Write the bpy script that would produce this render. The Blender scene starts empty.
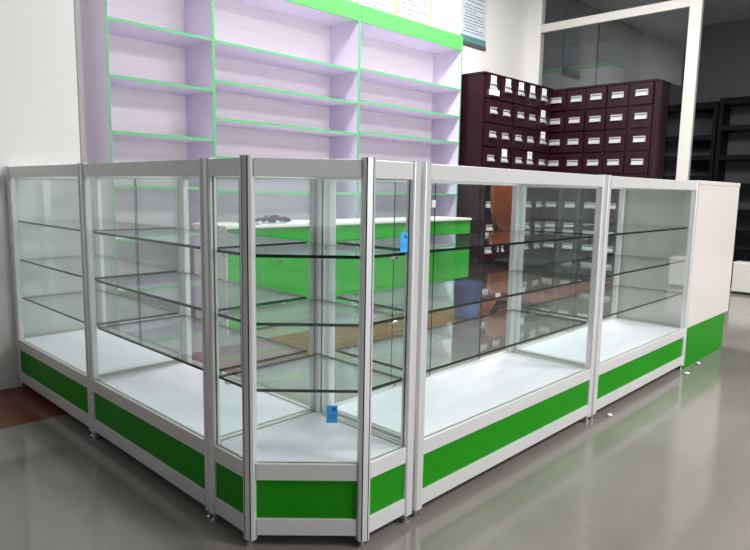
import bpy, bmesh, math, random
from mathutils import Vector, Matrix
R = random.Random(7)
scene = bpy.context.scene
COL = scene.collection
PI = math.pi

# ------------------------------------------------------------------ materials
def new_mat(name):
    m = bpy.data.materials.new(name); m.use_nodes = True
    nt = m.node_tree; nt.nodes.clear()
    out = nt.nodes.new('ShaderNodeOutputMaterial')
    return m, nt, out

def mat(name, col, rough=.5, metal=0., spec=.5, var=0., vscale=8., coat=0., bump=0., bscale=200., stretch=None, rvar=0.):
    m, nt, out = new_mat(name)
    b = nt.nodes.new('ShaderNodeBsdfPrincipled')
    b.inputs['Base Color'].default_value = (*col, 1)
    b.inputs['Roughness'].default_value = rough
    b.inputs['Metallic'].default_value = metal
    b.inputs['Specular IOR Level'].default_value = spec
    b.inputs['Coat Weight'].default_value = coat
    b.inputs['Coat Roughness'].default_value = .05
    nt.links.new(b.outputs[0], out.inputs[0])
    if var or bump or rvar:
        tc = nt.nodes.new('ShaderNodeTexCoord')
        mp = nt.nodes.new('ShaderNodeMapping')
        if stretch: mp.inputs['Scale'].default_value = stretch
        nt.links.new(tc.outputs['Object'], mp.inputs[0])
    if var or rvar:
        n = nt.nodes.new('ShaderNodeTexNoise'); n.inputs['Scale'].default_value = vscale
        n.inputs['Detail'].default_value = 4
        nt.links.new(mp.outputs[0], n.inputs['Vector'])
        if var:
            r = nt.nodes.new('ShaderNodeValToRGB')
            r.color_ramp.elements[0].position = .3; r.color_ramp.elements[1].position = .7
            r.color_ramp.elements[0].color = (*[c*(1-var) for c in col], 1)
            r.color_ramp.elements[1].color = (*[min(1, c*(1+var*.5)) for c in col], 1)
            nt.links.new(n.outputs['Fac'], r.inputs[0]); nt.links.new(r.outputs[0], b.inputs['Base Color'])
        if rvar:
            k = nt.nodes.new('ShaderNodeMapRange')
            k.inputs['To Min'].default_value = max(.01, rough-rvar); k.inputs['To Max'].default_value = rough+rvar
            nt.links.new(n.outputs['Fac'], k.inputs['Value']); nt.links.new(k.outputs[0], b.inputs['Roughness'])
    if bump:
        n2 = nt.nodes.new('ShaderNodeTexNoise'); n2.inputs['Scale'].default_value = bscale
        nt.links.new(mp.outputs[0], n2.inputs['Vector'])
        bp = nt.nodes.new('ShaderNodeBump'); bp.inputs['Strength'].default_value = bump; bp.inputs['Distance'].default_value = .002
        nt.links.new(n2.outputs['Fac'], bp.inputs['Height']); nt.links.new(bp.outputs[0], b.inputs['Normal'])
    return m

def glass_mat(name, tint, f0=.04):
    """Clear pane: transmits straight, mirrors by angle (Schlick)."""
    m, nt, out = new_mat(name)
    N = nt.nodes.new; L = nt.links.new
    geo = N('ShaderNodeNewGeometry')
    dot = N('ShaderNodeVectorMath'); dot.operation = 'DOT_PRODUCT'
    L(geo.outputs['Normal'], dot.inputs[0]); L(geo.outputs['Incoming'], dot.inputs[1])
    ab = N('ShaderNodeMath'); ab.operation = 'ABSOLUTE'; L(dot.outputs['Value'], ab.inputs[0])
    om = N('ShaderNodeMath'); om.operation = 'SUBTRACT'; om.inputs[0].default_value = 1; L(ab.outputs[0], om.inputs[1])
    pw = N('ShaderNodeMath'); pw.operation = 'POWER'; L(om.outputs[0], pw.inputs[0]); pw.inputs[1].default_value = 5
    ma = N('ShaderNodeMath'); ma.operation = 'MULTIPLY_ADD'; L(pw.outputs[0], ma.inputs[0]); ma.inputs[1].default_value = 1-f0; ma.inputs[2].default_value = f0
    tr = N('ShaderNodeBsdfTransparent'); tr.inputs[0].default_value = (*tint, 1)
    gl = N('ShaderNodeBsdfGlossy'); gl.inputs['Roughness'].default_value = .0; gl.inputs['Color'].default_value = (1, 1, 1, 1)
    mx = N('ShaderNodeMixShader'); L(ma.outputs[0], mx.inputs[0]); L(tr.outputs[0], mx.inputs[1]); L(gl.outputs[0], mx.inputs[2])
    L(mx.outputs[0], out.inputs[0])
    return m

def emit_mat(name, col, s):
    m, nt, out = new_mat(name)
    e = nt.nodes.new('ShaderNodeEmission'); e.inputs[0].default_value = (*col, 1); e.inputs[1].default_value = s
    nt.links.new(e.outputs[0], out.inputs[0]); return m

def floor_mat():
    m, nt, out = new_mat('polished_floor_tile')
    N = nt.nodes.new; L = nt.links.new
    b = N('ShaderNodeBsdfPrincipled'); L(b.outputs[0], out.inputs[0])
    tc = N('ShaderNodeTexCoord')
    br = N('ShaderNodeTexBrick'); br.offset = 0; br.inputs['Scale'].default_value = 1
    br.inputs['Brick Width'].default_value = .8; br.inputs['Row Height'].default_value = .8
    br.inputs['Mortar Size'].default_value = .0022; br.inputs['Mortar Smooth'].default_value = .3
    br.inputs['Color1'].default_value = (.215, .20, .185, 1); br.inputs['Color2'].default_value = (.23, .214, .198, 1)
    br.inputs['Mortar'].default_value = (.185, .172, .16, 1)
    L(tc.outputs['Object'], br.inputs['Vector'])
    n = N('ShaderNodeTexNoise'); n.inputs['Scale'].default_value = 2.5; n.inputs['Detail'].default_value = 8
    n.inputs['Roughness'].default_value = .7
    L(tc.outputs['Object'], n.inputs['Vector'])
    mr = N('ShaderNodeMapRange'); mr.inputs['To Min'].default_value = .8; mr.inputs['To Max'].default_value = 1.15
    L(n.outputs['Fac'], mr.inputs['Value'])
    mul = N('ShaderNodeMix'); mul.data_type = 'RGBA'; mul.blend_type = 'MULTIPLY'; mul.inputs[0].default_value = 1
    L(br.outputs['Color'], mul.inputs[6]); L(mr.outputs[0], mul.inputs[7])
    # the brown border tiles running along the back of the cases
    sep = N('ShaderNodeSeparateXYZ'); L(tc.outputs['Object'], sep.inputs[0])
    g1 = N('ShaderNodeMath'); g1.operation = 'GREATER_THAN'; L(sep.outputs['Y'], g1.inputs[0]); g1.inputs[1].default_value = 1.67
    g2 = N('ShaderNodeMath'); g2.operation = 'LESS_THAN'; L(sep.outputs['Y'], g2.inputs[0]); g2.inputs[1].default_value = 2.25
    g = N('ShaderNodeMath'); g.operation = 'MULTIPLY'; L(g1.outputs[0], g.inputs[0]); L(g2.outputs[0], g.inputs[1])
    n3 = N('ShaderNodeTexNoise'); n3.inputs['Scale'].default_value = 9; L(tc.outputs['Object'], n3.inputs['Vector'])
    rp = N('ShaderNodeValToRGB'); rp.color_ramp.elements[0].color = (.12, .040, .030, 1); rp.color_ramp.elements[1].color = (.20, .072, .056, 1)
    L(n3.outputs['Fac'], rp.inputs[0])
    mb = N('ShaderNodeMix'); mb.data_type = 'RGBA'; L(g.outputs[0], mb.inputs[0]); L(mul.outputs[2], mb.inputs[6]); L(rp.outputs[0], mb.inputs[7])
    L(mb.outputs[2], b.inputs['Base Color'])
    r2 = N('ShaderNodeMapRange'); r2.inputs['To Min'].default_value = .07; r2.inputs['To Max'].default_value = .17
    L(n.outputs['Fac'], r2.inputs['Value']); L(r2.outputs[0], b.inputs['Roughness'])
    sp = N('ShaderNodeMapRange'); sp.inputs['To Min'].default_value = .6; sp.inputs['To Max'].default_value = .12
    L(g.outputs[0], sp.inputs['Value']); L(sp.outputs[0], b.inputs['Specular IOR Level'])
    return m

M = dict(
    alu=mat('satin_aluminium', (.72, .715, .715), .36, .2, var=.04, vscale=3, stretch=(1, 1, .1)),
    alu_post=mat('satin_aluminium_post', (.78, .78, .79), .32, .4),
    chrome=mat('chrome', (.85, .85, .86), .08, 1.),
    slot=mat('shaded_slot', (.012, .012, .013), .6),  # black puts the shade inside the narrow post grooves into the colour
    glass=glass_mat('clear_glass', (.974, .991, .985)),
    wglass=glass_mat('partition_glass', (.86, .90, .90), .05),
    gedge=mat('glass_edge', (.002, .010, .009), .4, spec=.15),
    gedge_thin=mat('pane_edge', (.05, .09, .08), .3),
    deck=mat('white_laminate', (.86, .825, .92), .3, var=.02, vscale=6),
    green=mat('green_laminate', (.014, .25, .006), .4, spec=.12, var=.05, vscale=25),
    desk_green=mat('bright_green_laminate', (.03, .42, .035), .4, spec=.3, var=.04, vscale=5),
    header_green=mat('light_green_board', (.09, .58, .10), .5, spec=.2),
    edge_green=mat('mint_green_edging', (.10, .39, .175), .5),
    lav=mat('lavender_board', (.70, .65, .79), .5, var=.03, vscale=4),
    pink=mat('pale_linen_board', (.87, .82, .84), .55, var=.05, vscale=2.5, stretch=(1, 1, 14)),
    white=mat('white_board', (.82, .80, .78), .4),
    counter=mat('white_counter_board', (.70, .655, .62), .35),
    wall=mat('white_painted_wall', (.80, .79, .785), .8, bump=.1, bscale=60),
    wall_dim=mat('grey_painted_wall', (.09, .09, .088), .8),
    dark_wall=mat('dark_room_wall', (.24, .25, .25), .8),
    shade=mat('shade_tone_wall', (.05, .048, .052), .85),  # dark base colour stands in for shade, and dims the wall mirrored in glass
    fabric=mat('black_fabric', (.010, .010, .011), .9, spec=.1),
    ceil=mat('ceiling_paint', (.8, .8, .8), .9),
    mullion=mat('white_partition_frame', (.68, .67, .64), .45),
    maroon=mat('maroon_wood', (.022, .0045, .0095), .3, spec=.35, var=.25, vscale=7, stretch=(6, 6, 1), coat=.0),
    handle=mat('bright_satin_pull', (.66, .66, .66), .3, .5),
    label=mat('white_card', (.85, .85, .84), .6),
    paper=mat('white_paper', (.66, .68, .73), .7),
    bluepaper=mat('pale_blue_paper', (.60, .67, .76), .5),
    ink=mat('grey_ink', (.16, .18, .22), .7),
    teal=mat('teal_strip', (.10, .25, .26), .5),
    yellow=mat('cream_yellow_frame', (.72, .52, .22), .6),
    tag=mat('sky_blue_card', (.05, .42, .92), .5),
    tagink=mat('dark_blue_ink', (.01, .04, .2), .6),
    scrap=mat('dark_brown_scraps', (.018, .007, .008), .8, var=.6, vscale=60),
    leather=mat('brown_leather', (.15, .045, .02), .22, var=.15, vscale=20, coat=.2),
    black=mat('black_plastic', (.012, .012, .013), .4),
    blackshelf=mat('black_shelf', (.008, .008, .009), .6, spec=.2),
    greyback=mat('grey_shelf_back', (.08, .08, .085), .6),
    bin=mat('blue_plastic', (.10, .24, .60), .3),
    lowcab=mat('white_low_cabinet', (.55, .54, .52), .4),
    floor=floor_mat(),
    lamp=emit_mat('lamp_diffuser', (1, .98, .95), 6.),
    sky=emit_mat('daylight_glass', (.9, .95, 1.), 1.3),
    scrapw=mat('crumpled_paper', (.85, .85, .85), .7),
)

# ------------------------------------------------------------------ mesh builder
class MB:
    def __init__(self): self.v = []; self.f = []; self.mi = []; self.mats = []
    def m(self, material):
        if material not in self.mats: self.mats.append(material)
        return self.mats.index(material)
    def box(self, x0, x1, y0, y1, z0, z1, material, edge=None, flat=None):
        """flat: the axis of the broad faces when the other faces take 'edge'"""
        b = len(self.v)
        for z in (z0, z1):
            for (x, y) in ((x0, y0), (x1, y0), (x1, y1), (x0, y1)): self.v.append((x, y, z))
        fs = [((0, 3, 2, 1), 2), ((4, 5, 6, 7), 2), ((0, 1, 5, 4), 1), ((2, 3, 7, 6), 1), ((1, 2, 6, 5), 0), ((3, 0, 4, 7), 0)]
        for q, ax in fs:
            self.f.append(tuple(b+i for i in q))
            self.mi.append(self.m(edge if (edge and ax != flat) else material))
        return self
    def prism(self, pts, z0, z1, material, side=None, sides=None):
        b = len(self.v); n = len(pts)
        for z in (z0, z1):
            for (x, y) in pts: self.v.append((x, y, z))
        self.f.append(tuple(b+i for i in reversed(range(n)))); self.mi.append(self.m(material))
        self.f.append(tuple(b+n+i for i in range(n))); self.mi.append(self.m(material))
        for i in range(n):
            j = (i+1) % n
            self.f.append((b+i, b+j, b+n+j, b+n+i))
            self.mi.append(self.m(sides[i] if sides else (side or material)))
        return self
    def bar(self, p, q, t, z0, z1, material, off=0., edge=None):
        """upright slab of thickness t along the plan segment p-q"""
        p = Vector(p); q = Vector(q); d = (q-p).normalized(); n = Vector((-d.y, d.x))
        a = p+n*(off-t/2); b_ = q+n*(off-t/2); c = q+n*(off+t/2); e = p+n*(off+t/2)
        pts = [tuple(a), tuple(b_), tuple(c), tuple(e)]
        if edge:
            b = len(self.v); self.prism(pts, z0, z1, material)
            for k in (-6, -5, -3, -1): self.mi[k] = self.m(edge)
        else: self.prism(pts, z0, z1, material)
        return self
    def lathe(self, prof, material, n=24, cx=0, cy=0, cap=True):
        b = len(self.v)
        for r, z in prof:
            for i in range(n):
                a = 2*PI*i/n; self.v.append((cx+r*math.cos(a), cy+r*math.sin(a), z))
        for k in range(len(prof)-1):
            for i in range(n):
                j = (i+1) % n
                self.f.append((b+k*n+i, b+k*n+j, b+(k+1)*n+j, b+(k+1)*n+i)); self.mi.append(self.m(material))
        if cap:
            self.f.append(tuple(b+i for i in reversed(range(n)))); self.mi.append(self.m(material))
            t = b+(len(prof)-1)*n
            self.f.append(tuple(t+i for i in range(n))); self.mi.append(self.m(material))
        return self
    def tube(self, pts, r, material, n=8):
        b = len(self.v); pts = [Vector(p) for p in pts]
        for k, p in enumerate(pts):
            d = (pts[min(k+1, len(pts)-1)]-pts[max(k-1, 0)]).normalized()
            a = d.orthogonal().normalized(); c = d.cross(a)
            for i in range(n):
                t = 2*PI*i/n; self.v.append(tuple(p+a*r*math.cos(t)+c*r*math.sin(t)))
        for k in range(len(pts)-1):
            for i in range(n):
                j = (i+1) % n
                self.f.append((b+k*n+i, b+k*n+j, b+(k+1)*n+j, b+(k+1)*n+i)); self.mi.append(self.m(material))
        self.f.append(tuple(b+i for i in reversed(range(n)))); self.mi.append(self.m(material))
        t = b+(len(pts)-1)*n
        self.f.append(tuple(t+i for i in range(n))); self.mi.append(self.m(material))
        return self
    def build(self, name, parent=None, bevel=0., smooth=False, loc=None):
        me = bpy.data.meshes.new(name); me.from_pydata(self.v, [], self.f)
        for m_ in self.mats: me.materials.append(m_)
        me.polygons.foreach_set('material_index', self.mi)
        bm = bmesh.new(); bm.from_mesh(me); bmesh.ops.recalc_face_normals(bm, faces=bm.faces); bm.to_mesh(me); bm.free()
        if smooth:
            me.polygons.foreach_set('use_smooth', [True]*len(me.polygons))
            me.set_sharp_from_angle(angle=math.radians(35))
        o = bpy.data.objects.new(name, me); COL.objects.link(o)
        if parent: o.parent = parent
        if loc: o.location = loc
        if bevel:
            bv = o.modifiers.new('bevel', 'BEVEL'); bv.width = bevel; bv.segments = 2; bv.limit_method = 'ANGLE'
        return o

def box(x0, x1, y0, y1, z0, z1, m, **k): return MB().box(x0, x1, y0, y1, z0, z1, m, **k)
def thing(name, label, cat, loc=(0, 0, 0), rz=0., group=None):
    o = bpy.data.objects.new(name, None); o.empty_display_size = .1; COL.objects.link(o)
    o.location = loc; o.rotation_euler = (0, 0, rz)
    return tag(o, label, cat, group)
def tag(o, label, cat, group=None):
    o['label'] = label; o['category'] = cat
    if group: o['group'] = group
    return o
def structure(o): o['kind'] = 'structure'; return o

# ------------------------------------------------------------------ the room
BY = 3.40      # back wall
PX = 6.60      # glazed partition
CH = 3.90
structure(MB().prism([(-5, -6), (11, -6), (11, 6), (-5, 6)], -.1, 0, M['floor']).build('floor'))
structure(box(-5.1, 11, -6.1, BY+.1, CH, CH+.1, M['ceil']).build('ceiling'))
structure(box(-5, .342, 2.235, BY+.1, 0, CH, M['wall']).build('wall_left'))
structure(box(.80, PX+.06, BY, BY+.1, 0, CH, M['wall']).build('wall_back'))
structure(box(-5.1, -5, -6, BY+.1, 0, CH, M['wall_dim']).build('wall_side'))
structure(box(-.2, .0, BY+.1, 5.2, 0, CH, M['shade']).build('wall_shade_recess_left'))  # recess added to give the shaded dark strip left of the shelving
structure(box(1.3, 1.4, BY+.1, 5.2, 0, CH, M['shade']).build('wall_shade_recess_right'))
structure(box(-.2, 1.4, 5.2, 5.3, 0, CH, M['shade']).build('wall_shade_recess_back'))
structure(box(-.2, 1.4, BY+.1, 5.3, CH, CH+.1, M['shade']).build('ceiling_shade_recess'))
# the front of the shop, behind the camera, with its windows
fw = MB()
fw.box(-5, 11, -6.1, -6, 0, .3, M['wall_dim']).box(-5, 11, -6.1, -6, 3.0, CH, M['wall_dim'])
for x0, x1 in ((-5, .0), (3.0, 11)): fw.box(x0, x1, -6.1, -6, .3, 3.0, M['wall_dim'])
structure(fw.build('wall_front'))
for i, (x0, x1) in enumerate(((.0, 3.0),)):
    w = structure(box(x0, x1, -6.075, -6.065, .3, 3.0, M['sky']).build('window_%d' % (i+1)))
    fr = MB()
    for a, b in ((x0, x0+.06), (x1-.06, x1), ((x0+x1)/2-.03, (x0+x1)/2+.03)): fr.box(a, b, -6.06, -6.0, .3, 3.0, M['mullion'])
    fr.box(x0, x1, -6.06, -6.0, .3, .36, M['mullion']).box(x0, x1, -6.06, -6.0, 2.94, 3.0, M['mullion'])
    fr.build('window_frame', w)
w = structure(box(-4.995, -4.985, -5.4, -2.9, .5, 2.4, M['sky']).build('window_2'))
fr = MB()
for y in (-5.4, -4.15, -2.9): fr.box(-5, -4.96, y-.03, y+.03, .5, 2.4, M['mullion'])
fr.box(-5, -4.96, -5.4, -2.9, .46, .52, M['mullion']).box(-5, -4.96, -5.4, -2.9, 2.38, 2.44, M['mullion'])
fr.build('window_frame', w)
# glazed partition on the right
structure(box(PX, PX+.1, 3.20, BY, 0, CH, M['wall']).build('wall_right'))
def beam(y0, y1, z0, z1, x0=PX, x1=PX+.06): return MB().box(x0, x1, y0, y1, z0, z1, M['mullion'])
structure(beam(1.245, 1.375, 0, CH).build('trim_1', bevel=.004))
structure(beam(1.375, 3.20, 3.085, 3.185).build('trim_2', bevel=.004))
structure(beam(-2.4, 1.245, 3.14, 3.24).build('trim_3', bevel=.004))
structure(beam(1.375, 3.20, 0, .08).build('trim_4', bevel=.004))
structure(box(PX+.026, PX+.034, 1.375, 3.20, .08, 3.085, M['wglass']).build('window_3'))
structure(box(PX+.026, PX+.034, 1.375, 3.20, 3.185, CH, M['wglass']).build('window_4'))
structure(box(PX, PX+.1, -6, -2.4, 0, CH, M['shade']).build('wall_right_near'))
# the unlit room beyond
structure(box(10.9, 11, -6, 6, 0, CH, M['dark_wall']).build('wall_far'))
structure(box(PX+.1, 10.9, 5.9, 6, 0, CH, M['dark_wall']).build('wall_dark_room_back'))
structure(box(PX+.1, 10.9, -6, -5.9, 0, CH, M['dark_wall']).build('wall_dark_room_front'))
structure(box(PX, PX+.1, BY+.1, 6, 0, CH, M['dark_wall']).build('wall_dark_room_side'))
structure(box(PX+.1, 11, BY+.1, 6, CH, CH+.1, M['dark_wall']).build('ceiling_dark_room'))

# ------------------------------------------------------------------ display cases
ZT, ZR = 1.10, 1.052                # top rail
SHELF_Z = (.842, .652, .462)
def post_bm(cx, cy, hx=.018, hy=.016, r=.009):
    pts = []; r = min(r, hx*.9)
    for (sx, sy, a0) in ((1, 1, 0), (-1, 1, 90), (-1, -1, 180), (1, -1, 270)):
        for k in range(5):
            a = math.radians(a0+90*k/4)
            pts.append((cx+sx*(hx-r)+r*math.cos(a), cy+sy*(hy-r)+r*math.sin(a)))
    return MB().prism(pts, .028, ZT+.003, M['alu_post'])
def add_post(cx, cy, parent, bm=None, hx=.018, hy=.016):
    p = (bm or post_bm(cx, cy, hx, hy)).build('post', parent, smooth=True)
    MB().lathe([(.012, .0), (.012, .006), (.006, .009), (.006, .03)], M['chrome'], 12, cx, cy).build('levelling_foot', p, smooth=True)
    return p
def rails(p, q, parent, trim=.013):
    """aluminium rails and green kick panel along one side of a case, and returns the trimmed segment"""
    P = Vector(p); Q = Vector(q); d = (Q-P).normalized(); a = P+d*trim; b = Q-d*trim
    MB().bar(a, b, .024, ZR, ZT, M['alu']).build('top_rail', parent, bevel=.0015)
    MB().bar(a, b, .024, .202, .251, M['alu']).build('middle_rail', parent, bevel=.0015)
    MB().bar(a, b, .024, .036, .086, M['alu']).build('bottom_rail', parent, bevel=.0015)
    MB().bar(a, b, .010, .084, .204, M['green']).build('kick_panel', parent)
    return a, b
def pane(a, b, parent, name='side_glass', off=0.):
    return MB().bar(a, b, .005, .251, ZR+.002, M['glass'], off=off, edge=M['gedge_thin']).build(name, parent)

def display_case(label, W, loc, rz, D=.4153, doors=None, hl=.018, hr=.018, group='glass display cases in the L-shaped row'):
    t = thing('display_case', label, 'display case', loc, rz, group)
    c = [(0, 0), (W, 0), (W, D), (0, D)]
    for x, y in c: add_post(x, y, t, None, hl if x == 0 else hr)
    for i in range(4):
        a, b = rails(c[i], c[(i+1) % 4], t)
        if i == 0: pane(a, b, t, 'front_glass')
        elif i in (1, 3): pane(a, b, t, 'side_glass')
    MB().box(.008, W-.008, .008, D-.008, 1.080, 1.086, M['glass'], edge=M['gedge_thin'], flat=2).build('top_glass', t)
    box(.008, W-.008, .008, D-.008, .232, .246, M['deck']).build('deck', t)
    pull = doors is not None
    doors = doors or ((.012, W/2+.02), (W/2-.02, W-.012))
    for k, (x0, x1) in enumerate(doors):
        y = D-.004+.010*k
        d = box(x0, x1, y-.0025, y+.0025, .251, ZR+.002, M['glass'], edge=M['gedge'], flat=1).build('sliding_glass_door', t)
        hx = x1-.02
        if not pull: pass
        elif k == 0: box(hx-.012, hx+.012, y-.010, y-.0025, .955, .985, M['label']).build('door_pull', d, bevel=.002)
        else: box(hx-.014, hx+.006, y-.0085, y-.0025, .790, .815, M['chrome']).build('door_lock', d, bevel=.002)
    for z in SHELF_Z:
        s = box(.018, W-.018, .018, D-.016, z-.009, z, M['glass'], edge=M['gedge'], flat=2).build('glass_shelf', t)
        for x in (.012, W-.034):
            for y in (.05, D-.10):
                box(x, x+.022, y-.008, y+.008, z-.019, z-.0095, M['chrome']).build('shelf_clip', s, bevel=.002)
    return t

S = .4153; CC = .2273; L1 = .8951; L2 = .9023; G = .0486; W1 = 1.189; G2 = .0512; W2 = 1.1705
XR1 = S+G; XR2 = XR1+W1+G2
display_case('long glass display case right of the chamfered corner case, green chair and bin behind it', W1, (XR1, 0, 0), 0,
             doors=((.017, .567), (.335, .94)))
bpy.data.objects['display_case']['label'] = 'long glass display case just right of the chamfered corner case, brown chair behind it'
display_case('glass display case butting against the plain white counter with green plinth', W2, (XR2, 0, 0), 0)
display_case('glass display case standing immediately left of the chamfered corner case', L1-.027, (0, S+L1, 0), -PI/2, hl=.017, hr=.009)
display_case('farthest left glass display case, its end against the white wall', L2-.027, (0, S+L1+L2, 0), -PI/2, hl=.014, hr=.009)

# chamfered corner case
t = thing('corner_display_case', 'five-sided glass corner display case with chamfered front, nearest the viewer', 'display case', (0, 0, 0), 0)
cor = [(0, S), (0, CC), (CC, 0), (S, 0), (S, S)]
def slotted_post(cx, cy):
    prof = [(-.0085, .0185), (-.0085, .0100), (-.0120, .0100), (-.0120, .0170), (-.0190, .0120), (-.0215, .0020), (-.0180, -.0130), (-.008, -.0160)]
    full = prof + [(-u, v) for u, v in reversed(prof)]
    out = Vector((-1, -1)).normalized()
    # outward bisector between chamfer face and side face
    if cx < cy: n = (Vector((-1, 0))+Vector((-1, -1)).normalized()).normalized()
    else: n = (Vector((0, -1))+Vector((-1, -1)).normalized()).normalized()
    u = Vector((-n.y, n.x))
    pts = [(cx+u.x*a+n.x*b, cy+u.y*a+n.y*b) for a, b in [(q*.9, w_*.9) for q, w_ in full]]
    k = len(full); A = M['alu_post']; B = M['slot']
    sides = [A]*k
    for i in (0, 1, 2, k-2, k-3, k-4): sides[i] = B
    return MB().prism(pts, .022, ZT+.006, A, sides=sides)
for i, (x, y) in enumerate(cor):
    add_post(x, y, t, slotted_post(x, y) if i in (1, 2) else None, .018 if i == 3 else .015, .017 if i == 0 else .016)
for i in range(5):
    a, b = rails(cor[i], cor[(i+1) % 5], t, .018)
    pane(a, b, t, ('side_glass', 'front_glass', 'side_glass', 'inner_glass', 'inner_glass')[i])
def inset(poly, d):
    n = len(poly); out = []
    for i in range(n):
        p0 = Vector(poly[i-1]); p1 = Vector(poly[i]); p2 = Vector(poly[(i+1) % n])
        d1 = (p1-p0).normalized(); d2 = (p2-p1).normalized()
        n1 = Vector((-d1.y, d1.x)); n2 = Vector((-d2.y, d2.x))
        bis = (n1+n2); bis = bis/bis.dot(n1) if abs(bis.dot(n1)) > 1e-6 else n1
        out.append(tuple(p1+bis*d))
    return out
MB().prism(inset(cor, .008), .232, .246, M['deck']).build('deck', t)
MB().prism(inset(cor, .008), 1.080, 1.086, M['glass'], side=M['gedge_thin']).build('top_glass', t)
for z in SHELF_Z:
    s = MB().prism(inset(cor, .012), z-.009, z, M['glass'], side=M['gedge']).build('glass_shelf', t)
    for x, y in ((.022, S-.05), (.022, CC+.03), (CC+.03, .022), (S-.05, .022), (S-.022, S-.05)):
        box(x-.010, x+.010, y-.008, y+.008, z-.019, z-.0095, M['chrome']).build('shelf_clip', s, bevel=.002)

# blue tags hanging inside the corner case panes
def blue_tag(label, loc, rz, w, h):
    b = thing('price_tag', label, 'tag', loc, rz, 'blue card tags on the corner case')
    box(-w/2, w/2, -.001, .001, -h/2, h/2, M['tag']).build('card', b)
    ink = MB()
    for k in range(3): ink.box(w*.08+k*w*.11, w*.08+k*w*.11+w*.07, -.0016, -.001, h*(.20+.04*(k % 2)), h*(.42-.05*k), M['tagink'])
    for z in (-.08, -.2): ink.box(-w*.3, w*.35, -.0014, -.001, h*z-.0006, h*z+.0006, M['tagink'])
    ink.build('handwriting', b)
    MB().tube([(0, .0, h/2-.003), (0, .0, h/2+.012)], .0008, M['label'], 6).build('string', b)
    return b
blue_tag('small sky blue tag near the top shelf of the corner case, beside its right post', (.371, -.0055, .873), 0, .030, .056)
blue_tag('small sky blue tag low on the front pane of the corner case, above the deck', (.163-.004, .064-.004, .397), -PI/4, .031, .050)

# ------------------------------------------------------------------ white counter at the right end
CX0 = XR2+W2+.022
t = thing('counter', 'plain white service counter with green plinth at the right end of the cases', 'counter', (CX0, 0, 0))
CW = 3.715-CX0
box(0, CW, -.012, .44, .248, 1.085, M['counter']).build('body', t, bevel=.003)
box(0, CW+.004, -.014, .45, 1.085, 1.108, M['counter']).build('counter_top', t, bevel=.002)
box(.0, CW-.05, -.006, .40, 0, .248, M['green']).build('plinth', t)

# ------------------------------------------------------------------ tall lavender shelving
SY = 3.0
def shelf_unit(label, x0, x1, zs):
    W = x1-x0; D = BY-.005-SY
    t = thing('wall_shelf_unit', label, 'shelf unit', (x0, SY, 0), 0, 'lavender wall shelf units')
    T = .012
    for xa, xb in ((0, T), (W-T, W)):
        p = box(xa, xb, .004, D, 0, 2.645, M['lav']).build('side_panel', t)
        box(xa-.0005 if xa == 0 else xa, xb, .0, .004, 0, 2.645, M['edge_green']).build('edge_strip', p)
    box(T, W-T, D-.012, D, 0, 2.645, M['pink']).build('back_panel', t)
    box(T, W-T, -.006, .016, 2.515, 2.66, M['header_green']).build('header_board', t)
    box(T, W-T, .016, D-.012, 2.527, 2.545, M['lav']).build('top_board', t)
    for z in zs:
        s = box(T, W-T, .006, D-.012, z-.010, z+.010, M['lav']).build('shelf', t)
        box(T, W-T, .001, .006, z-.010, z+.010, M['edge_green']).build('edge_strip', s)
    box(T, W-T, .02, .04, 0, .08, M['lav']).build('toe_board', t)
    return t
ZA = (2.09, 1.73, 1.37, 1.01, .65, .30)
ZB = (2.085, 1.80, 1.525, 1.245, .985, .70, .40, .09)
shelf_unit('narrow lavender wall shelf unit with green edges, nearest the white wall', .834, 1.62, ZA)
shelf_unit('middle lavender wall shelf unit with green edges and green header', 1.62, 3.12, ZB)
shelf_unit('lavender wall shelf unit with green edges beside the maroon drawer cabinets', 3.12, 4.66, (2.105, 1.82, 1.545, 1.265, .985, .70, .40, .09))

# ------------------------------------------------------------------ green desk with white top
t = thing('work_table', 'long work table with white top and bright green front, before the lavender shelves', 'table', (1.385, 2.50, 0))
DW = 4.22-1.385
box(-.01, DW+.006, -.012, .43, .738, .760, M['white']).build('table_top', t, bevel=.003)
box(.012, DW-.002, 0, .016, .012, .738, M['desk_green']).build('front_panel', t)
box(0, .016, .004, .42, .0, .738, M['white']).build('side_panel', t)
box(DW-.018, DW, .004, .42, .0, .738, M['desk_green']).build('side_panel', t)
l = MB().lathe([(.013, 0), (.013, .006), (.009, .009)], M['chrome'], 16).build('lock', t, smooth=True, loc=(.457, 0, .49)); l.rotation_euler = (PI/2, 0, 0)
# scraps on the table
sc = MB()
def shard(cx, cy, cz, s):
    b = len(sc.v)
    for k in range(4):
        sc.v.append((cx+R.uniform(-s, s), cy+R.uniform(-s, s), cz+R.uniform(-s*.5, s*.7)))
    for q in ((0, 1, 2), (0, 2, 3), (0, 3, 1), (1, 3, 2)): sc.f.append(tuple(b+i for i in q)); sc.mi.append(sc.m(M['scrap']))
for k in range(170):
    a = R.uniform(0, 2*PI); rr = math.sqrt(R.random()); hh = .055*(1-rr*.8)
    shard(.155*rr*math.cos(a), .07*rr*math.sin(a), .012+R.uniform(0, hh), R.uniform(.014, .028))
o = sc.build('dried_scraps', loc=(1.865, 2.62, .764)); tag(o, 'heap of dark brown scraps lying on white paper on the work table', 'scraps'); o['kind'] = 'stuff'
pb = MB()
nx, ny = 14, 8
for j in range(ny+1):
    for i in range(nx+1):
        x = -.25+.56*i/nx; y = -.09+.26*j/ny
        e = max(0, abs(i/nx-.5)*2-.75)
        pb.v.append((x, y, .0015+.05*e*(1+.3*math.sin(j*1.3))+.0012*math.sin(i*2.1+j)))
for j in range(ny):
    for i in range(nx):
        a = j*(nx+1)+i; pb.f.append((a, a+1, a+nx+2, a+nx+1)); pb.mi.append(pb.m(M['paper']))
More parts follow.
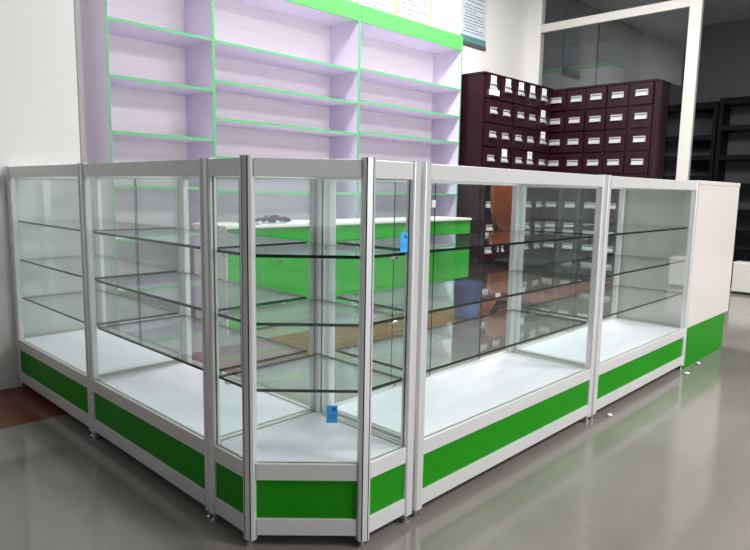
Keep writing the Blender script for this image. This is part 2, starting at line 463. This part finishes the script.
o = pb.build('paper_sheet', loc=(1.865, 2.60, .7605), smooth=True)
so = o.modifiers.new('thickness', 'SOLIDIFY'); so.thickness = .0008; so.offset = 1
tag(o, 'white paper sheet with curled ends under the brown scraps on the work table', 'paper')

# ------------------------------------------------------------------ maroon herb drawer cabinets
ROWS = [2.145-.2525*k for k in range(8)]
def herb_cabinet(label, loc, rz, W, D, cols, cw, cards, seed):
    """local: front at y=0 facing -y, x along the front"""
    t = thing('drawer_cabinet', label, 'drawer cabinet', loc, rz, 'maroon drawer cabinets')
    box(0, W, .018, D, 0, 2.262, M['maroon']).build('body', t, bevel=.003)
    box(-.004, W+.004, .0, D, 2.262, 2.285, M['maroon']).build('cabinet_top', t, bevel=.003)
    box(0, W, .0, .018, 0, .22, M['maroon']).build('plinth', t)
    rr = random.Random(seed)
    for r, z in enumerate(ROWS):
        for c, x in enumerate(cols):
            out = rr.choice((0, 0, 0, .004, .012, .02))
            d = box(x-cw/2+.005, x+cw/2-.005, -out, .024, z-.125, z+.108, M['maroon']).build('drawer', t, bevel=.003)
            h = MB()
            hw = .058 if cards else .068
            h.box(x-hw, x+hw, -out-.003, -out, z-.034, z+.034, M['handle'])
            h.box(x-hw, x+hw, -out-.012, -out-.003, z+.022, z+.034, M['handle'])
            # cup pull: slanted lip
            b = len(h.v)
            for (yy, zz) in ((-.003, z+.010), (-.024, z-.020), (-.026, z-.034), (-.003, z-.034)):
                for xx in (x-hw*.92, x+hw*.92): h.v.append((xx, yy-out, zz))
            for q in ((0, 1, 3, 2), (2, 3, 5, 4), (4, 5, 7, 6), (0, 2, 4, 6), (1, 7, 5, 3)):
                h.f.append(tuple(b+i for i in q)); h.mi.append(h.m(M['handle']))
            h.build('handle', d, bevel=.0015)
            box(x-hw*.9, x+hw*.9, -out-.0045, -out-.003, z+.010, z+.021, M['ink']).build('label_slot', d)
            if (r, c) in cards:
                cd = box(x-.048, x+.048, -out-.0055, -out-.001, z+.030, z+.112, M['label']).build('label_card', d)
                MB().box(x-.02, x-.012, -out-.0060, -out-.0055, z+.066, z+.098, M['ink']).box(x+.004, x+.010, -out-.0060, -out-.0055, z+.072, z+.098, M['ink']).build('writing', cd)
            if (r, c) == cards.get('low') if isinstance(cards, dict) else False:
                box(x-.075, x+.085, -out-.0255, -out-.001, z-.092, z-.036, M['label']).build('label_card', d)
    return t
YC = 2.741; XF = 6.236
cardsA = {(0, 0): 1, (0, 1): 1, (0, 2): 1, (0, 3): 1, (0, 4): 1, (1, 4): 1, (2, 4): 1, (3, 1): 1, (3, 3): 1, 'low': (0, 0)}
herb_cabinet('maroon drawer cabinet with white cards on its handles, beside the lavender shelves', (4.725, YC, 0), 0, XF-4.725-.06, BY-.005-YC,
             [.16, .43, .70, .97, 1.24], .268, cardsA, 3)
herb_cabinet('maroon drawer cabinet standing against the glass partition, handles without cards', (XF, BY-.01, 0), -PI/2, BY-.01-1.512, .36,
             [BY-.01-y for y in (2.715, 2.46, 2.205, 1.955, 1.675)], .25, {}, 5)

# ------------------------------------------------------------------ posters on the back wall
def poster(label, x0, x1, z0, z1, paper, frame, dens, seed, group='notices on the back wall'):
    rr = random.Random(seed)
    t = thing('poster', label, 'poster', (x0, BY-.0125, z0), 0, group)
    W = x1-x0; Hh = z1-z0
    ink = MB().box(0, W, 0, .012, 0, Hh, paper); z = .06 if not frame is None else .13
    while z < Hh-.06:
        x = .05+rr.choice((0, 0, .03)); end = W-.05-(rr.random() < .25)*rr.uniform(.05, .25)
        while x < end:
            w = rr.uniform(.02, .06); w = min(w, end-x)
            ink.box(x, x+w, -.0008, 0, z, z+.0115, M['ink']); x += w+rr.uniform(.006, .018)
        z += dens*rr.choice((1, 1, 1, 1.5))
    ink.build('sheet', t)
    if frame is not None:
        f = MB().box(-.012, .012, -.006, .010, 0, Hh, frame).box(W-.012, W+.012, -.006, .010, 0, Hh, frame)
        f.box(-.012, W+.012, -.006, .010, -.014, .006, frame).box(-.012, W+.012, -.006, .010, Hh-.006, Hh+.014, frame)
        f.build('frame', t)
    else:
        MB().box(0, W, -.001, 0, .018, .09, M['teal']).build('bottom_strip', t)
        MB().box(0, W, -.010, .010, -.02, .018, M['wall_dim']).build('bottom_rod', t)
    return t
poster('white text notice in cream frame above the middle lavender shelf unit', 2.90, 3.45, 2.74, 3.75, M['paper'], M['yellow'], .035, 1)
poster('white text notice in cream frame, the left one of three above the right lavender shelf unit', 3.475, 4.01, 2.74, 3.75, M['paper'], M['yellow'], .028, 2)
poster('white text notice in cream frame, the middle one of three above the right lavender shelf unit', 4.035, 4.565, 2.74, 3.75, M['paper'], M['yellow'], .036, 3)
bpy.data.objects['poster.001']['label'] = 'densely printed white notice in cream frame, second from right of the framed notices'
bpy.data.objects['poster']['label'] = 'white text notice in cream frame above the joint between two lavender shelf units'
bpy.data.objects['poster.001']['label'] = 'densely printed white notice in cream frame, in the middle of the framed notices'
bpy.data.objects['poster.002']['label'] = 'white notice in cream frame, rightmost framed one, next to the bluish hanging poster'
poster('unframed pale blue hanging poster with teal bottom strip, above the maroon cabinet', 5.13, 5.645, 2.75, 3.75, M['bluepaper'], None, .033, 4)

# ------------------------------------------------------------------ behind the right-hand cases
t = thing('chair', 'brown leather chair with rounded backrest standing behind the right-hand cases', 'chair', (3.64, 1.55, 0), math.radians(-8))
def cushion(w, d, h, name, loc, rot, m, parent, curve=0.):
    b = MB(); n = 20; e = 3.2
    layers = ((-1, .90), (-.8, .97), (0, 1.0), (.8, .97), (1, .88))
    for (zz, s) in layers:
        for i in range(n*2):
            a = PI*i/n; ca, sa = math.cos(a), math.sin(a)
            x = math.copysign(abs(ca)**(2/e), ca)*w/2*s; y = math.copysign(abs(sa)**(2/e), sa)*d/2*s
            b.v.append((x, y, zz*h/2+curve*(x/(w/2))**2))
    N2 = n*2
    for k in range(len(layers)-1):
        for i in range(N2):
            j = (i+1) % N2
            b.f.append((k*N2+i, k*N2+j, (k+1)*N2+j, (k+1)*N2+i)); b.mi.append(b.m(m))
    for k, rev in ((0, True), (len(layers)-1, False)):
        z = (-1 if rev else 1)*h/2*1.08
        b.v.append((0, 0, z)); c = len(b.v)-1
        for i in range(N2):
            j = (i+1) % N2
            b.f.append((c, k*N2+j, k*N2+i) if rev else (c, k*N2+i, k*N2+j)); b.mi.append(b.m(m))
    o = b.build(name, parent, smooth=True); o.location = loc; o.rotation_euler = rot
    return o
cushion(.42, .46, .05, 'backrest', (0, .20, .925), (PI/2-.10, 0, 0), M['leather'], t, .03)
cushion(.44, .42, .07, 'seat', (0, 0, .43), (0, 0, 0), M['fabric'], t)
MB().tube([(0, .05, .40), (0, .24, .45), (0, .245, .60), (0, .225, .75)], .012, M['black']).build('back_bar', t, smooth=True)
MB().lathe([(.025, .09), (.025, .25), (.018, .25), (.018, .40)], M['black'], 16).build('gas_column', t, smooth=True)
for k in range(5):
    a = 2*PI*k/5+.3
    lg = MB().tube([(0, 0, .10), (.25*math.cos(a), .25*math.sin(a), .065)], .017, M['black']).build('base_leg', t, smooth=True)
    cs = MB().lathe([(.026, -.011), (.028, 0), (.026, .011)], M['black'], 16).build('caster', lg, smooth=True)
    cs.location = (.25*math.cos(a), .25*math.sin(a), .029); cs.rotation_euler = (PI/2, 0, a)

t = thing('waste_bin', 'blue plastic waste bin on the floor behind the right-hand cases', 'bin', (3.20, 1.78, 0))
bb = MB(); bb.lathe([(.088, .0), (.092, .01), (.120, .285), (.116, .285), (.088, .012)], M['bin'], 32, cap=False)
bb.lathe([(.088, .004), (.088, .010)], M['bin'], 32)
bb.build('bucket', t, smooth=True)
MB().lathe([(.119, .268), (.127, .270), (.127, .288), (.117, .289), (.117, .27)], M['bin'], 32, cap=False).build('rim', t, smooth=True)

# low white cabinet and dark shelving at the far right
t = thing('low_cabinet', 'low white cabinet with black pulls at the far right, by the partition', 'cabinet', (6.40, -1.3, 0))
box(0, .19, 0, 1.96, .02, .335, M['lowcab']).build('body', t, bevel=.004)
box(.02, .19, .02, 1.94, 0, .02, M['black']).build('plinth', t)
for y0, y1 in ((.01, .64), (.65, 1.30), (1.31, 1.95)):
    d = box(-.014, 0, y0, y1, .03, .328, M['lowcab']).build('drawer', t, bevel=.003)
    box(-.034, -.014, (y0+y1)/2-.05, (y0+y1)/2+.05, .14, .165, M['black']).build('handle', d, bevel=.003)
box(-.022, .0, 1.952, 1.966, .06, .33, M['black']).build('corner_hinge', t)

def dark_shelf(label, y0, y1, zs, top):
    t = thing('dark_shelf', label, 'shelf unit', (9.0, y0, 0), 0, 'dark shelf units in the unlit room')
    W = y1-y0
    for a, b in ((0, .05), (W-.05, W)): box(0, .4, a, b, 0, top, M['blackshelf']).build('side_panel', t)
    box(.37, .4, .05, W-.05, 0, top, M['greyback']).build('back_panel', t)
    box(0, .4, .05, W-.05, top-.09, top, M['blackshelf']).build('top_board', t)
    for z in zs: box(0.0, .37, .05, W-.05, z-.035, z+.035, M['blackshelf']).build('shelf', t)
    box(0, .37, .05, W-.05, 0, .25, M['blackshelf']).build('base', t)
    return t
dark_shelf('dark shelf unit in the unlit room, right beside the white partition post', 1.69, 2.60, (1.86, 1.57, 1.28, .98, .68), 2.36)
dark_shelf('taller dark shelf unit at the right edge, seen through the partition glass', .55, 1.67, (1.98, 1.57, 1.17, .80, .5), 2.40)
bpy.data.objects['dark_shelf.001']['label'] = 'dark shelf unit in the unlit room, above the right end of the white counter'

t = thing('wall_ledge', 'green-edged beige ledge on the far wall, dimly seen through the partition glass', 'ledge', (10.4, 3.92, 0))
box(0, .5, 0, 1.97, 1.9, 3.33, M['pink']).build('board', t)
box(-.02, .5, .0, 1.97, 3.33, 3.41, M['desk_green']).build('edge_strip', t)

# paper scraps on the floor
def crumple(label, x, y, s):
    b = bmesh.new(); bmesh.ops.create_icosphere(b, subdivisions=2, radius=s)
    for v in b.verts: v.co = Vector((v.co.x*R.uniform(.7, 1.3), v.co.y*R.uniform(.7, 1.3), v.co.z*.55*R.uniform(.7, 1.2)))
    lo = min(v.co.z for v in b.verts)
    for v in b.verts: v.co.z -= lo
    me = bpy.data.meshes.new('paper_scrap'); b.to_mesh(me); b.free(); me.materials.append(M['scrapw'])
    o = bpy.data.objects.new('paper_scrap', me); COL.objects.link(o); o.location = (x, y, 0)
    tag(o, label, 'paper scrap', 'white scraps on the floor')
crumple('tiny white paper scrap on the floor at the joint of the two right-hand cases', 1.80, -.045, .012)
crumple('tiny white paper scrap on the floor before the last case, left of the counter', 2.80, -.06, .014)
crumple('tiny white paper scrap on the floor by the left edge of the counter plinth', 3.08, -.035, .014)

# ------------------------------------------------------------------ lamps
def ceiling_lamp(label, x, y, w, d, power):
    t = thing('ceiling_light', label, 'ceiling light', (x, y, CH), 0, 'ceiling light panels')
    f = MB()
    for a in ((-w/2-.02, w/2+.02, -d/2-.02, -d/2), (-w/2-.02, w/2+.02, d/2, d/2+.02), (-w/2-.02, -w/2, -d/2, d/2), (w/2, w/2+.02, -d/2, d/2)):
        f.box(a[0], a[1], a[2], a[3], -.03, 0, M['mullion'])
    f.build('frame', t)
    ld = bpy.data.lights.new('lamp', 'AREA'); ld.shape = 'RECTANGLE'; ld.size = w; ld.size_y = d; ld.energy = power; ld.color = (1, .985, .96)
    lo = bpy.data.objects.new('lamp', ld); COL.objects.link(lo); lo.parent = t; lo.location = (0, 0, -.02)
ceiling_lamp('ceiling light panel over the aisle before the right lavender shelves', 4.0, 1.6, 1.2, .6, 150)
ceiling_lamp('ceiling light panel over the aisle before the middle lavender shelves', 2.0, 1.6, 1.2, .6, 80)
ceiling_lamp('ceiling light panel over the open floor right of the cases', 3.8, -2.8, 1.2, .6, 175)
ceiling_lamp('ceiling light panel over the open floor before the cases', 1.8, -3.6, 1.2, .6, 140)
for i, (x0, x1) in enumerate(((.0, 3.0),)):
    ld = bpy.data.lights.new('daylight', 'AREA'); ld.shape = 'RECTANGLE'; ld.size = x1-x0-.1; ld.size_y = 2.6; ld.energy = 60; ld.color = (.93, .97, 1)
    lo = bpy.data.objects.new('daylight_%d' % (i+1), ld); COL.objects.link(lo); lo.location = ((x0+x1)/2, -5.99, 1.65); lo.rotation_euler = (PI/2, 0, 0)

w = bpy.data.worlds.new('World'); scene.world = w; w.use_nodes = True
w.node_tree.nodes['Background'].inputs[0].default_value = (.8, .85, .9, 1); w.node_tree.nodes['Background'].inputs[1].default_value = .3

# ------------------------------------------------------------------ camera
cp = Vector((-.9743, -1.19, 1.021)); yaw, pitch, roll, fpx = .767, -.135, .018, 625.95
f = Vector((math.cos(yaw)*math.cos(pitch), math.sin(yaw)*math.cos(pitch), math.sin(pitch)))
r = Vector((math.sin(yaw), -math.cos(yaw), 0)); u = r.cross(f)
r2 = r*math.cos(roll)+u*math.sin(roll); u2 = u*math.cos(roll)-r*math.sin(roll)
cam = bpy.data.cameras.new('camera'); co = bpy.data.objects.new('camera', cam); COL.objects.link(co)
mw = Matrix((r2, u2, -f)).transposed().to_4x4(); mw.translation = cp; co.matrix_world = mw
cam.sensor_fit = 'HORIZONTAL'; cam.sensor_width = 36; cam.lens = fpx/750*36; cam.clip_start = .02
scene.camera = co
vs = scene.view_settings
vs.view_transform = 'Standard'; vs.look = 'None'; vs.gamma = 1; vs.use_curve_mapping = False; vs.exposure = .2
scene.cycles.transparent_max_bounces = 40
scene.cycles.max_bounces = 12
scene.cycles.glossy_bounces = 6
scene.cycles.sample_clamp_indirect = 6
